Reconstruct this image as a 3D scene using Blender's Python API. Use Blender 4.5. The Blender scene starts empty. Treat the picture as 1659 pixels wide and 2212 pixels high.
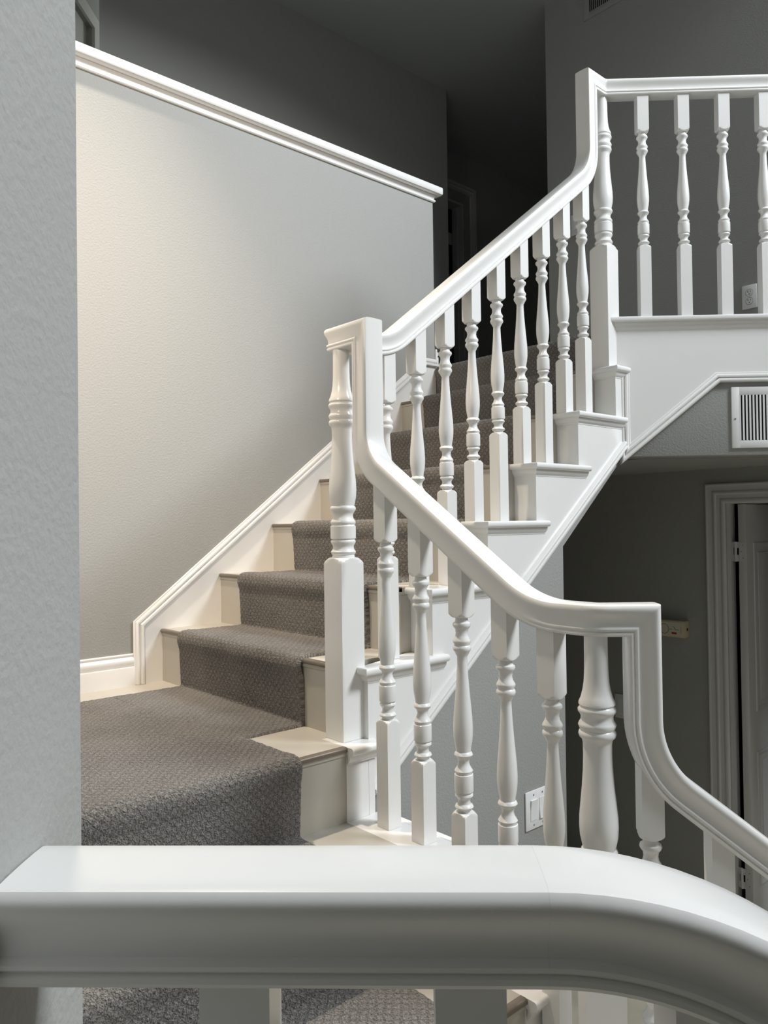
import bpy, bmesh, math, random
from mathutils import Vector, Matrix, noise
random.seed(4)
C = bpy.context.scene.collection
V = Vector
OFF = 1.898                      # camera-relative heights -> floor at z = 0

# ---------------------------------------------------------------- plan data
rise, g = 0.19, 0.24483
u1, zL, vw = 1.2717, -0.568, 2.664
ang = -0.75754
B = V((math.cos(ang), math.sin(ang), 0)); N = V((-B.y, B.x, 0))
Zup = V((0, 0, 1))
def un(n): return u1 + (n - 1) * g
def zn(n): return zL + n * rise
VC = 1.606                        # centre line of the upper balustrade
UC = 1.288                        # centre line of the middle balustrade
N1 = V((1.285, VC, 0)); N2 = V((1.288, .838, 0)); N3 = V((2.567, VC, 0))
ZF = -1.898
gm = 0.28                         # going of the middle flight
vm = 1.534
def vn(n): return vm + n * gm     # riser line of middle tread n (n = 0,-1,-2..)

# ---------------------------------------------------------------- materials
def mat(name, col, rough=.5, bump=None, spec=.5, metal=0, noise_col=0, coat=0, emit=None):
    m = bpy.data.materials.new(name); m.use_nodes = True
    nt = m.node_tree; b = nt.nodes['Principled BSDF']
    b.inputs['Base Color'].default_value = (*col, 1)
    b.inputs['Roughness'].default_value = rough
    b.inputs['Metallic'].default_value = metal
    b.inputs['Specular IOR Level'].default_value = spec
    b.inputs['Coat Weight'].default_value = coat
    b.inputs['Coat Roughness'].default_value = .12
    tc = nt.nodes.new('ShaderNodeTexCoord')
    geo = nt.nodes.new('ShaderNodeNewGeometry')
    if bump:
        last = None
        for sc, st, dist, det in bump:
            n = nt.nodes.new('ShaderNodeTexNoise'); n.inputs['Scale'].default_value = sc
            n.inputs['Detail'].default_value = det
            n.inputs['Distortion'].default_value = 0
            nt.links.new(geo.outputs['Position'], n.inputs['Vector'])
            bp = nt.nodes.new('ShaderNodeBump'); bp.inputs['Strength'].default_value = st
            bp.inputs['Distance'].default_value = dist
            nt.links.new(n.outputs['Fac'], bp.inputs['Height'])
            if last: nt.links.new(last.outputs['Normal'], bp.inputs['Normal'])
            last = bp
        nt.links.new(last.outputs['Normal'], b.inputs['Normal'])
    if noise_col:
        n = nt.nodes.new('ShaderNodeTexNoise'); n.inputs['Scale'].default_value = 9; n.inputs['Detail'].default_value = 6
        nt.links.new(geo.outputs['Position'], n.inputs['Vector'])
        mx = nt.nodes.new('ShaderNodeMix'); mx.data_type = 'RGBA'
        mx.inputs['A'].default_value = (*[c * (1 - noise_col) for c in col], 1)
        mx.inputs['B'].default_value = (*[min(1, c * (1 + noise_col)) for c in col], 1)
        nt.links.new(n.outputs['Fac'], mx.inputs['Factor'])
        nt.links.new(mx.outputs['Result'], b.inputs['Base Color'])
    return m

M = {}
M['white'] = mat('white_enamel', (.80, .79, .765), .28, [(35, .10, .002, 3)], coat=.4)
M['wall'] = mat('grey_orange_peel_paint', (.340, .341, .324), .62, [(150, .38, .0035, 2.5)], spec=.3)
M['ceil'] = mat('grey_ceiling_paint', (.42, .43, .42), .8, [(70, .3, .004, 3)], spec=.2)
M['cream'] = mat('cream_painted_wood', (.50, .47, .41), .42, [(60, .12, .001, 4)], noise_col=.05)
M['nosing'] = mat('brown_bronze_nosing', (.21, .175, .14), .38, metal=.35)
M['tile'] = mat('beige_travertine', (.52, .47, .37), .3, [(20, .1, .001, 4)], noise_col=.25)
M['door'] = mat('door_paint', (.55, .545, .53), .4)
M['black'] = mat('black_plastic', (.01, .01, .01), .5)
M['dark'] = mat('dark_void', (.012, .012, .012), .9)
M['plate'] = mat('white_plastic', (.80, .80, .79), .3, coat=.2)
M['grille'] = mat('white_steel', (.72, .72, .70), .4)
M['steel'] = mat('screw_steel', (.6, .6, .6), .3, metal=1)
M['beige'] = mat('aged_beige_plastic', (.52, .45, .30), .45, noise_col=.12)
M['face'] = mat('cream_label_face', (.62, .57, .45), .5)
M['red'] = mat('red_label', (.35, .03, .02), .5)
M['ink'] = mat('black_ink', (.02, .02, .02), .5)
M['glass'] = mat('window_frosted', (.7, .75, .8), .2)

def carpet_mat():
    m = bpy.data.materials.new('grey_brown_lattice_carpet'); m.use_nodes = True
    nt = m.node_tree; N_ = nt.nodes; L = nt.links
    b = N_['Principled BSDF']; b.inputs['Roughness'].default_value = .95
    b.inputs['Specular IOR Level'].default_value = .1
    b.inputs['Sheen Weight'].default_value = .25
    uv = N_.new('ShaderNodeUVMap'); uv.uv_map = 'UVMap'
    mp = N_.new('ShaderNodeMapping'); mp.inputs['Rotation'].default_value = (0, 0, -ang)
    L.new(uv.outputs['UV'], mp.inputs['Vector'])
    # wobble
    nz = N_.new('ShaderNodeTexNoise'); nz.inputs['Scale'].default_value = 60; nz.inputs['Detail'].default_value = 2
    L.new(mp.outputs['Vector'], nz.inputs['Vector'])
    ad = N_.new('ShaderNodeMixRGB'); ad.blend_type = 'LINEAR_LIGHT'; ad.inputs['Fac'].default_value = .0045
    L.new(mp.outputs['Vector'], ad.inputs['Color1']); L.new(nz.outputs['Color'], ad.inputs['Color2'])
    sx = N_.new('ShaderNodeSeparateXYZ'); L.new(ad.outputs['Color'], sx.inputs[0])
    def math_(op, a, bb=None):
        n = N_.new('ShaderNodeMath'); n.operation = op
        for i, q in enumerate((a, bb)):
            if q is None: continue
            if isinstance(q, (int, float)): n.inputs[i].default_value = q
            else: L.new(q, n.inputs[i])
        return n.outputs[0]
    k = 2 * math.pi / .0165
    s1 = math_('SINE', math_('MULTIPLY', sx.outputs[0], k)); s2 = math_('SINE', math_('MULTIPLY', sx.outputs[1], k))
    pr = math_('MINIMUM', s1, s2)        # -1..1 raised puffs
    puff = N_.new('ShaderNodeMapRange'); puff.inputs['From Min'].default_value = -.55; puff.inputs['From Max'].default_value = .15
    puff.interpolation_type = 'SMOOTHSTEP'
    L.new(pr, puff.inputs['Value'])
    # fibres
    f1 = N_.new('ShaderNodeTexNoise'); f1.inputs['Scale'].default_value = 230; f1.inputs['Detail'].default_value = 3; f1.inputs['Roughness'].default_value = .7
    L.new(uv.outputs['UV'], f1.inputs['Vector'])
    f2 = N_.new('ShaderNodeTexVoronoi'); f2.inputs['Scale'].default_value = 260
    L.new(uv.outputs['UV'], f2.inputs['Vector'])
    big = N_.new('ShaderNodeTexNoise'); big.inputs['Scale'].default_value = 3.2; big.inputs['Detail'].default_value = 2
    L.new(uv.outputs['UV'], big.inputs['Vector'])
    h = math_('ADD', math_('MULTIPLY', puff.outputs[0], .42), math_('ADD', math_('MULTIPLY', f1.outputs['Fac'], 2.4), math_('MULTIPLY', f2.outputs['Distance'], -.9)))
    bp = N_.new('ShaderNodeBump'); bp.inputs['Strength'].default_value = 1; bp.inputs['Distance'].default_value = .0058
    L.new(h, bp.inputs['Height']); L.new(bp.outputs['Normal'], b.inputs['Normal'])
    cr = N_.new('ShaderNodeValToRGB'); e = cr.color_ramp.elements
    e[0].position = .30; e[0].color = (.045, .040, .034, 1); e[1].position = .74; e[1].color = (.41, .38, .345, 1)
    mixv = math_('ADD', math_('MULTIPLY', puff.outputs[0], .12), math_('ADD', math_('MULTIPLY', f1.outputs['Fac'], 1.05), math_('MULTIPLY', big.outputs['Fac'], .34)))
    mixv = math_('SUBTRACT', mixv, .20)
    L.new(mixv, cr.inputs['Fac']); L.new(cr.outputs['Color'], b.inputs['Base Color'])
    return m
M['carpet'] = carpet_mat()

# ---------------------------------------------------------------- helpers
def finish(bm, name, m, parent=None, smooth=32, loc=None, recalc=True):
    if recalc: bmesh.ops.recalc_face_normals(bm, faces=bm.faces)
    me = bpy.data.meshes.new(name)
    if loc is not None:
        loc = V(loc); bmesh.ops.translate(bm, verts=bm.verts, vec=-loc)
    bm.to_mesh(me); bm.free()
    me.materials.append(M[m] if isinstance(m, str) else m)
    if smooth:
        me.polygons.foreach_set('use_smooth', [True] * len(me.polygons))
        me.set_sharp_from_angle(angle=math.radians(smooth))
    o = bpy.data.objects.new(name, me); C.objects.link(o)
    if parent: o.parent = parent
    if loc is not None: o.location = loc
    return o
def tag(o, label, cat, group=None, kind=None):
    if label: o['label'] = label
    if cat: o['category'] = cat
    if group: o['group'] = group
    if kind: o['kind'] = kind
    return o
def thing(name, label, cat, loc=(0, 0, 0), group=None):
    o = bpy.data.objects.new(name, None); o.empty_display_size = .05; C.objects.link(o)
    o.location = loc; return tag(o, label, cat, group)
def box(bm, x0, x1, y0, y1, z0, z1, bev=0, ax=None, org=None):
    """axis box; ax = (X,Y) plan axes, org origin"""
    X, Y = ax or (V((1, 0, 0)), V((0, 1, 0))); O = org or V((0, 0, 0))
    vs = [bm.verts.new(O + X * a + Y * b_ + Zup * c) for a in (x0, x1) for b_ in (y0, y1) for c in (z0, z1)]
    fs = [(0, 1, 3, 2), (4, 6, 7, 5), (0, 4, 5, 1), (2, 3, 7, 6), (0, 2, 6, 4), (1, 5, 7, 3)]
    F = [bm.faces.new([vs[i] for i in f]) for f in fs]
    if bev:
        ed = list({e for f in F for e in f.edges})
        bmesh.ops.bevel(bm, geom=ed, offset=bev, segments=2, profile=.5, affect='EDGES')
def prism(bm, pts, vec, bev=0):
    vec = V(vec); a = [bm.verts.new(V(p)) for p in pts]; b_ = [bm.verts.new(V(p) + vec) for p in pts]
    n = len(pts); F = [bm.faces.new(a), bm.faces.new(b_[::-1])]
    for i in range(n): F.append(bm.faces.new((a[i], b_[i], b_[(i + 1) % n], a[(i + 1) % n])))
    if bev:
        ed = list({e for f in F for e in f.edges})
        bmesh.ops.bevel(bm, geom=ed, offset=bev, segments=2, profile=.5, affect='EDGES')
def obox(name, m, parent, *a, **k):
    sm = k.pop('smooth', 32)
    bm = bmesh.new(); box(bm, *a, **k); return finish(bm, name, m, parent, sm)
def sweep(bm, prof, path, frames, cap=True, d0=None, d1=None, square0=False):
    """prof [(x,y)], path points, frames[i]=(side,normal) of segment i; mitred joints"""
    n = len(path); T = [(path[i + 1] - path[i]).normalized() for i in range(n - 1)]
    rings = []
    for i in range(n):
        j = max(i - 1, 0); k = min(i, n - 2)
        s, nn = frames[j]; t = T[j]
        pl = T[j] + T[k]
        if i == 0 and d0 is not None: pl = V(d0).normalized() if square0 else T[0] + V(d0).normalized()
        if i == n - 1 and d1 is not None: pl = T[-1] + V(d1).normalized()
        pl.normalize()
        ring = []
        for x, y in (prof(path[i]) if callable(prof) else prof):
            q = s * x + nn * y
            d = t.dot(pl)
            q = q - t * (q.dot(pl) / d)
            ring.append(bm.verts.new(path[i] + q))
        rings.append(ring)
    m_ = len(rings[0])
    for a, b_ in zip(rings, rings[1:]):
        for i in range(m_): bm.faces.new((a[i], a[(i + 1) % m_], b_[(i + 1) % m_], b_[i]))
    if cap: bm.faces.new(rings[0][::-1]); bm.faces.new(rings[-1])
def arc_corner(p0, pc, p1, T, seg=8):
    """replace the corner pc by an arc with tangent length T"""
    a = (p0 - pc).normalized(); b_ = (p1 - pc).normalized()
    th = math.pi - a.angle(b_)
    R = T / math.tan(th / 2)
    c = pc + (a + b_).normalized() * (R / math.cos(th / 2))
    s = pc + a * T; e = pc + b_ * T
    out = []
    v0 = s - c; v1 = e - c
    for i in range(seg + 1):
        q = v0.slerp(v1, i / seg) if False else None
        f = i / seg
        q = (v0 * math.sin((1 - f) * th) + v1 * math.sin(f * th)) / math.sin(th)
        out.append(c + q)
    return out
def mkpath(ctrl):
    """ctrl: [(point, T or 0)]"""
    out = [ctrl[0][0]]
    for i in range(1, len(ctrl) - 1):
        p, T, *sg = ctrl[i]
        if T: out += arc_corner(ctrl[i - 1][0], p, ctrl[i + 1][0], T, sg[0] if sg else 10)
        else: out.append(p)
    out.append(ctrl[-1][0]); return out
def rail_frames(path, plan0):
    fr = []; h = V(plan0)
    for a, b_ in zip(path, path[1:]):
        t = (b_ - a).normalized(); hh = V((t.x, t.y, 0))
        if hh.length > .35: h = hh.normalized()
        elif hh.length > .02 and hh.normalized().dot(h) > .9: h = hh.normalized()
        s = h.cross(Zup); n = s.cross(t).normalized()
        fr.append((s, n))
    return fr
HALF = [(.0, .0), (.0235, .0), (.0262, .0012), (.0275, .004), (.0272, .0072), (.0252, .0092), (.0262, .0105), (.0282, .0122),
        (.0284, .0148), (.0268, .0172), (.0252, .0188), (.0246, .0225), (.0252, .029), (.0275, .036), (.0305, .0425), (.0322, .0475),
        (.0325, .0515), (.0315, .0555), (.0290, .0588), (.0250, .0602), (.015, .0608)]
RAILP = HALF + [(0, .061)] + [(-x, y) for x, y in HALF[::-1][:-1]]
def plain_x(y):
    for (y0, x0), (y1, x1) in zip([(0, .0262), (.004, .0280), (.024, .0290), (.036, .0302), (.0475, .0322)], [(.004, .0280), (.024, .0290), (.036, .0302), (.0475, .0322), (1, .0322)]):
        if y <= y1: return x0 + (x1 - x0) * (y - y0) / (y1 - y0)
def plain_side(k):
    """rail section whose -x flank is planed plain by factor k"""
    return [(x, y) if x >= -.001 or y > .0475 or y < .0005 else (x * (1 - k) - plain_x(y) * k, y) for x, y in RAILP]
def handrail(name, ctrl, plan0, label, prof=RAILP):
    path = mkpath(ctrl); bm = bmesh.new(); sweep(bm, prof, path, rail_frames(path, plan0))
    o = finish(bm, name, 'white', None, 28, loc=path[0])
    return tag(o, label, 'handrail')

# turned profiles: (height, radius)
BAL = [(0, .0130), (.003, .0150), (.0055, .0150), (.008, .0192), (.0122, .0212), (.0165, .0192), (.019, .0150), (.026, .0135), (.032, .0165),
       (.036, .0205), (.0395, .0205), (.042, .0185), (.0445, .0190), (.0455, .0212), (.048, .0217), (.080, .0217), (.083, .0212), (.0845, .0192),
       (.088, .0195), (.0915, .0210), (.095, .0190), (.102, .0145), (.110, .0125), (.118, .0148), (.122, .0190), (.1265, .0212), (.131, .0195), (.1335, .0168),
       (.142, .0178), (.155, .0203), (.170, .0219), (.186, .0222), (.208, .0212), (.235, .0188), (.265, .0160), (.300, .0133), (.330, .0117), (.342, .0115),
       (.3455, .0135), (.3485, .0152), (.352, .0165), (.3555, .0195), (.360, .0210), (.3650, .0200), (.3675, .0178), (.371, .0185), (.3755, .0208), (.379, .0200),
       (.386, .0155), (.394, .0138), (.403, .0150), (.4075, .0190), (.412, .0210), (.4165, .0198), (.4195, .0155), (.4245, .0142), (.430, .0140)]
NEW = [(0, .030), (.004, .0305), (.008, .029), (.012, .0325), (.017, .0335), (.021, .031), (.027, .0280), (.034, .0285), (.040, .0325), (.044, .0335), (.048, .0325),
       (.0495, .0305), (.0515, .0315), (.053, .0340), (.086, .0340), (.088, .0315), (.0905, .031), (.0935, .0335), (.099, .0335), (.103, .031), (.110, .0272), (.118, .0270), (.124, .0300),
       (.1285, .0335), (.134, .0350), (.139, .0335), (.1415, .0305), (.150, .0325), (.165, .0356), (.185, .0368), (.205, .0362), (.235, .0333), (.265, .0303), (.295, .0282), (.325, .0272),
       (.348, .0275), (.357, .0292), (.3615, .0340), (.367, .0355), (.3725, .0345), (.3755, .0318), (.3785, .0335), (.385, .0358), (.389, .0345), (.395, .0310), (.402, .0305), (.408, .0330),
       (.4115, .0358), (.4165, .0360), (.420, .0335), (.4225, .0318), (.426, .0345), (.431, .0340), (.440, .0300), (.455, .0262), (.470, .0240), (.490, .0228), (.520, .0222), (.57, .0220)]
ANG = [math.radians(q * 90 + d) for q in range(4) for d in (0, 11.25, 22.5, 33.75, 45, 56.25, 67.5, 78.75)]
NS = len(ANG)
def ring(bm, z, w=None, R=None, ax=(V((1, 0, 0)), V((0, 1, 0)))):
    vs = []
    for i in range(NS):
        t = ANG[i]; c, s = math.cos(t), math.sin(t)
        r = R if w is None else w / max(abs(c), abs(s))
        if w is not None and R is not None: r = min(r, R)
        vs.append(bm.verts.new(ax[0] * (r * c) + ax[1] * (r * s) + Zup * z))
    return vs
def loft(rings, bm, caps=True):
    for a, b_ in zip(rings, rings[1:]):
        for i in range(NS): bm.faces.new((a[i], a[(i + 1) % NS], b_[(i + 1) % NS], b_[i]))
    if caps: bm.faces.new(rings[0][::-1]); bm.faces.new(rings[-1])
def block_mesh(w, z0, z1, ax, shoulder_top=False, shoulder_bot=False, h=.011):
    """square block with corners turned away towards the spindle"""
    bm = bmesh.new(); rs = []
    Rm = w * 1.4143
    prof = [(0, w * .98), (.08, w * 1.04), (.22, w * 1.13), (.42, w * 1.23), (.7, w * 1.34), (1, Rm)]
    if shoulder_bot:
        for f, R in prof: rs.append(ring(bm, z0 + f * h, w, R, ax))
        rs.append(ring(bm, z0 + h + .0015, w, Rm, ax))
    else: rs.append(ring(bm, z0, w, Rm, ax))
    if shoulder_top:
        rs.append(ring(bm, z1 - h - .0015, w, Rm, ax))
        for f, R in prof[::-1]: rs.append(ring(bm, z1 - f * h, w, R, ax))
    else: rs.append(ring(bm, z1, w, Rm, ax))
    loft(rs, bm); return bm
_shaft = {}
def shaft_mesh(kind):
    if kind not in _shaft:
        bm = bmesh.new(); loft([ring(bm, z, None, r) for z, r in (BAL if kind == 'b' else NEW)], bm)
        o = finish(bm, 'turned_shaft', 'white', None, 40); _shaft[kind] = o.data
        bpy.data.objects.remove(o)
    return _shaft[kind]
AXU = (V((1, 0, 0)), V((0, 1, 0))); AXB = (B, N)
def baluster(x, y, zb, zs, zt, ztop, ax, label, group, w=.021, kind='b', name='baluster', cat='baluster'):
    t = thing(name, label, cat, (x, y, zb), group)
    finish(block_mesh(w, 0, zs - zb, ax, shoulder_top=True, h=.009 if kind == 'b' else .015), 'base_block', 'white', t, 30)
    s = bpy.data.objects.new('turned_shaft', shaft_mesh(kind)); C.objects.link(s); s.parent = t
    L_ = (.43 if kind == 'b' else .57); s.location = (0, 0, zs - zb - .001); s.scale = (1, 1, (zt - zs + .002) / L_)
    if kind == 'b':
        bm = block_mesh(w, zt - zb, ztop - zb, ax, shoulder_bot=True, h=.009)
        finish(bm, 'top_block', 'white', t, 30)
    return t

# ================================================================= balustrades
def ordn(i): return ['first', 'second', 'third', 'fourth', 'fifth', 'sixth', 'seventh', 'eighth', 'ninth', 'tenth'][i]
SU = .7776
def zrU(u): return .558 + SU * (u - 1.575)
for i in range(9):
    u = 1.443 + .12225 * i
    n = max(1, int((u - .03 - u1) / g) + 1)
    zs = .192 + SU * (u - 1.81)
    ztop = max(zrU(u), .463) + .03
    if u > 2.4: ztop += .02
    baluster(u, VC, zn(n), zs, zs + .43, ztop, AXU,
             'white turned baluster on the upper flight, %s above the landing newel' % ordn(i), 'balusters of the upper stair flight')
SM = .686
def zrM(v): return -.1711 + SM * (v - 1.0688)
for i in range(5):
    v = [1.4425, 1.3185, 1.188, 1.0625, .9435][i]
    n = -1 if v > vn(-1) - .01 else (-2 if v > vn(-2) else -3)
    zs = [-.491, -.564, -.652, -.728, -.80][i]; zt = [-.048, -.128, -.215, -.295, -.358][i]
    baluster(UC + .002, v, zn(n), zs, zt, max(zrM(v), -.22) + .03, AXU,
             'white turned baluster on the middle flight, %s down from the landing newel' % ordn(i), 'balusters of the middle stair flight')
n3b = N3 
for i in range(9):
    p = n3b + B * (.151 * (i + 1))
    baluster(p.x, p.y, .762, 1.036, 1.466, 1.62, AXB,
             'white turned baluster on the balcony edge, %s right of the corner newel' % ordn(i), 'balusters of the balcony')
def zrL(s): return -.583 - .775 * (s - .185)
for i, s in enumerate((.0975, .2265, .3555, .4845, .6135, .7425)):
    p = N2 + B * s
    zt = -.607 - (.115 if i < 3 else .105) * i
    n_ = -4 - i // 2
    baluster(p.x, p.y, zn(n_), zt - .43, zt, zrL(s) + .045, AXB,
             'white turned baluster under the lower handrail, %s right of the stout near newel' % ordn(i), 'balusters of the lower stair flight')
FN, FZ = .480, -.2695
for i in range(4):
    b0 = -.1065 + .1405 * i
    p = B * b0 + N * FN
    zb_ = FZ if i < 3 else FZ - .05
    baluster(p.x, p.y, zn(-3), FZ - .12 - .43 - .05 * i, FZ - .12 - .05 * i, zb_ + .01, AXB,
             'white square-topped baluster under the near handrail, %s from the left wall' % ordn(i), 'balusters of the near handrail')
baluster(N1.x, N1.y, zL, -.090, .466, 0, AXU, 'white turned newel post on the landing corner, in front of the carpeted steps', None, w=.0375, kind='n', name='newel_post', cat='newel post')
baluster(N2.x, N2.y, zn(-3), -.762, -.214, 0, AXB, 'stout white newel post nearest the camera, beneath the level bend of the handrail', None, w=.0375, kind='n', name='newel_post', cat='newel post')
baluster(N3.x, N3.y, zn(6), 1.037, 1.607, 0, AXU, 'tall white newel post at the top corner where stair meets balcony', None, w=.0375, kind='n', name='newel_post', cat='newel post')

def P3(x, y, z): return V((x, y, z))
def PB(s, z, o=N2): return V((o.x + B.x * s, o.y + B.y * s, z))
PT = .02

# upper flight rail: starts right of the landing newel, ends just past the corner newel
ta = .018
handrail('handrail', [(P3(UC + .033, VC + .0005, .463), 0), (P3(1.453, VC, .463), .07), (P3(2.500, VC, zrU(2.5)), .100, 14), (P3(2.500, VC, 1.605), 0),
          (P3(N3.x, VC, 1.605), ta, 5), (N3 + B * .13 + Zup * 1.605, 0)], (1, 0, 0),
         'white moulded handrail of the upper flight, sweeping up to the tall corner newel')
handrail('handrail', [(N3 + B * .13 + Zup * 1.605, 0), (N3 + B * 1.80 + Zup * 1.605, 0)], B, 'level white handrail along the balcony at upper right')
vg = 1.534
def sm(t): t = max(0, min(1, t)); return t * t * (3 - 2 * t)
def MORPH(p): return plain_side(sm((p.y - .872) / .13) * (1 - sm((p.z - .12) / .30)))
handrail('handrail', [(P3(UC, N2.y + .03, -.221), 0), (P3(UC, N2.y + .05, -.221), 0), (P3(UC, .996, -.221), .085, 12), (P3(UC, vg, zrM(vg)), .085, 14), (P3(UC, vg, .26), 0), (P3(UC, vg, .33), 0), (P3(UC, vg, .40), 0), (P3(UC, vg, .463), 0),
          (P3(UC, VC + .003, .463), 0), (P3(UC + .033, VC + .003, .463), 0)], (0, 1, 0),
         'white handrail climbing from the lower bend up to the landing newel', MORPH)
sg_ = .057
handrail('handrail', [(PB(.90, zrL(.90)), 0), (PB(sg_, zrL(sg_)), .105, 14), (PB(sg_, -.221), 0), (PB(0, -.221), ta, 5), (P3(UC, N2.y + .03, -.221), 0)], -B,
         'white handrail dropping from the stout newel down to the right edge')
# near rail (camera side of the lower flight)
WB = -.244                                          # wall_left face, coordinate along B
def PF(b, z, n=.476): return B * b + N * n + Zup * z
NEARP = [(x * 1.11, y * .985) for x, y in RAILP]
def near(name, ctrl, label):
    return handrail(name, ctrl, B, label, NEARP)
b1 = .078; R_ = .26; th = math.radians(37.8)
ztop_n = -.2095 - .06
pts = [(PF(b1, ztop_n), 0)]
for i in range(1, 13):
    a = th * i / 12; Rb = R_ - .03
    pts.append((PF(b1 + Rb * math.sin(a), ztop_n - Rb * (1 - math.cos(a))), 0))
e_ = pts[-1][0]
pts.append((e_ + (B * math.cos(th) - Zup * math.sin(th)) * .5, 0))
nr = thing('handrail', 'large white handrail across the foreground, curving down to the right', 'handrail', PF(WB, ztop_n))
bm = bmesh.new(); p_ = [PF(WB + .001, ztop_n), PF(b1 - .00005, ztop_n)]
sweep(bm, NEARP, p_, rail_frames(p_, B)); o = finish(bm, 'level_section', 'white', nr, 28); o.location = -nr.location
bm = bmesh.new(); p_ = [q[0] for q in pts]
sweep(bm, NEARP, p_, rail_frames(p_, B), d0=B, square0=True); o = finish(bm, 'curved_section', 'white', nr, 28); o.location = -nr.location

# ================================================================= stair flights
def cream_step(t, n, plan, top_poly, riser, ns):
    pass
UL = .212                                           # outer wall of the middle flight
CW0, CW1 = 1.775, 2.505                             # carpet edges on the upper flight
MC0, MC1 = .33, 1.08                                # carpet edges on the middle flight
ST = .012
def cap_profile():
    """white end-cap nosing with cove below: (out, up)"""
    return [(0, 0), (.018, 0), (.0215, -.002), (.0235, -.006), (.0240, -.010), (.0232, -.0145), (.021, -.018), (.0165, -.0205), (.012, -.021),
            (.0115, -.024), (.0095, -.031), (.0045, -.037), (.0015, -.0395), (.001, -.044), (0, -.044)]
def cap(t, name, poly, path, closed_dirs):
    """poly: plan polygon of the board (inset to the riser line); path: plan polyline of exposed edges"""
    bm = bmesh.new()
    z = path[0].z
    prism(bm, [V((q[0], q[1], z - .0005)) for q in poly], (0, 0, -.0205))
    fr = []
    for a, b_ in zip(path, path[1:]):
        t_ = (b_ - a).normalized(); fr.append((Zup.cross(t_) * -1, Zup))
    sweep(bm, cap_profile(), path, fr)
    return finish(bm, name, 'white', t, 35)
def nosing_strip(t, a, b_, out):
    bm = bmesh.new(); pr = [(-.012, .0008), (.001, .0010), (.0045, -.0015), (.006, -.006), (.005, -.0105), (.001, -.0125), (-.012, -.0125)]
    sweep(bm, pr, [a, b_], [(V(out), Zup)])
    return finish(bm, 'nosing_strip', 'nosing', t, 40)

# --- upper flight
up_ = thing('stair_flight', 'upper flight of cream painted steps with white end caps, against the lit half wall', 'staircase', (u1, VC, zL))
ups = thing
def kid(o, t): o.location = -V(t.location); return o
SF = 1.550                                          # outer string face (v)
RF = .045                                           # set back of white risers behind nosing
for n in range(1, 7):
    u = un(n); z = zn(n)
    kid(obox('tread', 'cream', up_, u, un(n + 1) + .01, 1.640, vw, z - .022, z, bev=.001), up_)
    kid(obox('riser', 'cream', up_, u + .003, u + .016, 1.640, vw, z - rise, z - .022), up_)
    kid(nosing_strip(up_, V((u, 1.640, z)), V((u, CW0 + .01, z)), (-1, 0, 0)), up_)
    kid(nosing_strip(up_, V((u, CW1 - .01, z)), V((u, vw - .002, z)), (-1, 0, 0)), up_)
    ue = un(n + 1) + RF + .045
    if n == 6: ue = 2.61
    uf = u + RF
    v_in = 1.645 if n > 1 else 1.570
    pts_ = [(uf, v_in), (uf, SF), (ue, SF)] + ([(ue, SF + .03), (un(n + 1) + RF, SF + .03)] if n < 6 else [(2.545, 1.645)]) + ([(un(n + 1) + RF, 1.645)] if n < 6 else [])
    kid(cap(up_, 'end_cap', pts_, [V((uf, v_in, z)), V((uf, SF, z)), V((ue, SF, z))], None), up_)
    kid(obox('end_riser', 'white', up_, uf + .0006, uf + .012, SF + .0006, 1.650, z - rise, z - .02), up_)
    if n > 1 or True:
        kid(obox('riser_return', 'cream', up_, u + .004, uf, 1.6395, 1.6415, z - rise, z - .022), up_)
# outer string board
def zs_(u): return -.055 + .785 * (u - 2.202)       # lower edge of string moulding
u_end = 2.583
poly = []
poly.append((u1 + RF, zL - .02))
for n in range(1, 7):
    poly.append((un(n) + RF, zn(n) - .02 if n else 0)); 
    poly.append((un(n + 1) + RF if n < 6 else u_end, zn(n) - .02))
poly2 = [(u1 + RF, zs_(u1 + RF) + .02)] + poly + [(u_end, zs_(u_end) + .02)]
# build as strips to stay planar and well formed
bm = bmesh.new()
for n in range(1, 7):
    a = un(n) + RF; b_ = un(n + 1) + RF if n < 6 else u_end
    prism(bm, [(a, SF, zs_(a) + .012), (b_, SF, zs_(b_) + .012), (b_, SF, zn(n) - .02), (a, SF, zn(n) - .02)], (0, .02, 0))
kid(finish(bm, 'outer_string', 'white', up_, 0), up_)
BEAD = [(-.020, 0), (-.020, .011), (-.0175, .0155), (-.013, .0175), (-.0085, .0165), (-.0055, .0125), (-.0045, .006), (-.0025, .0055), (-.0015, .0105), (.0015, .0135), (.006, .0135), (.0095, .0105), (.0115, .005), (.0165, .0045), (.019, .002), (.019, 0)]
def mould(name, path, out, t=None, m='white', prof=BEAD, **k):
    out = V(out); fr = [(((b_ - a).normalized()).cross(out), out) for a, b_ in zip(path, path[1:])]
    bm = bmesh.new(); sweep(bm, prof, path, fr, **k); return finish(bm, name, m, t, 35)
kid(mould('string_moulding', [V((1.335, SF, zs_(1.335) + .025)), V((u_end + .012, SF, zs_(u_end + .012) + .025))], (0, -1, 0), up_), up_)
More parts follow.
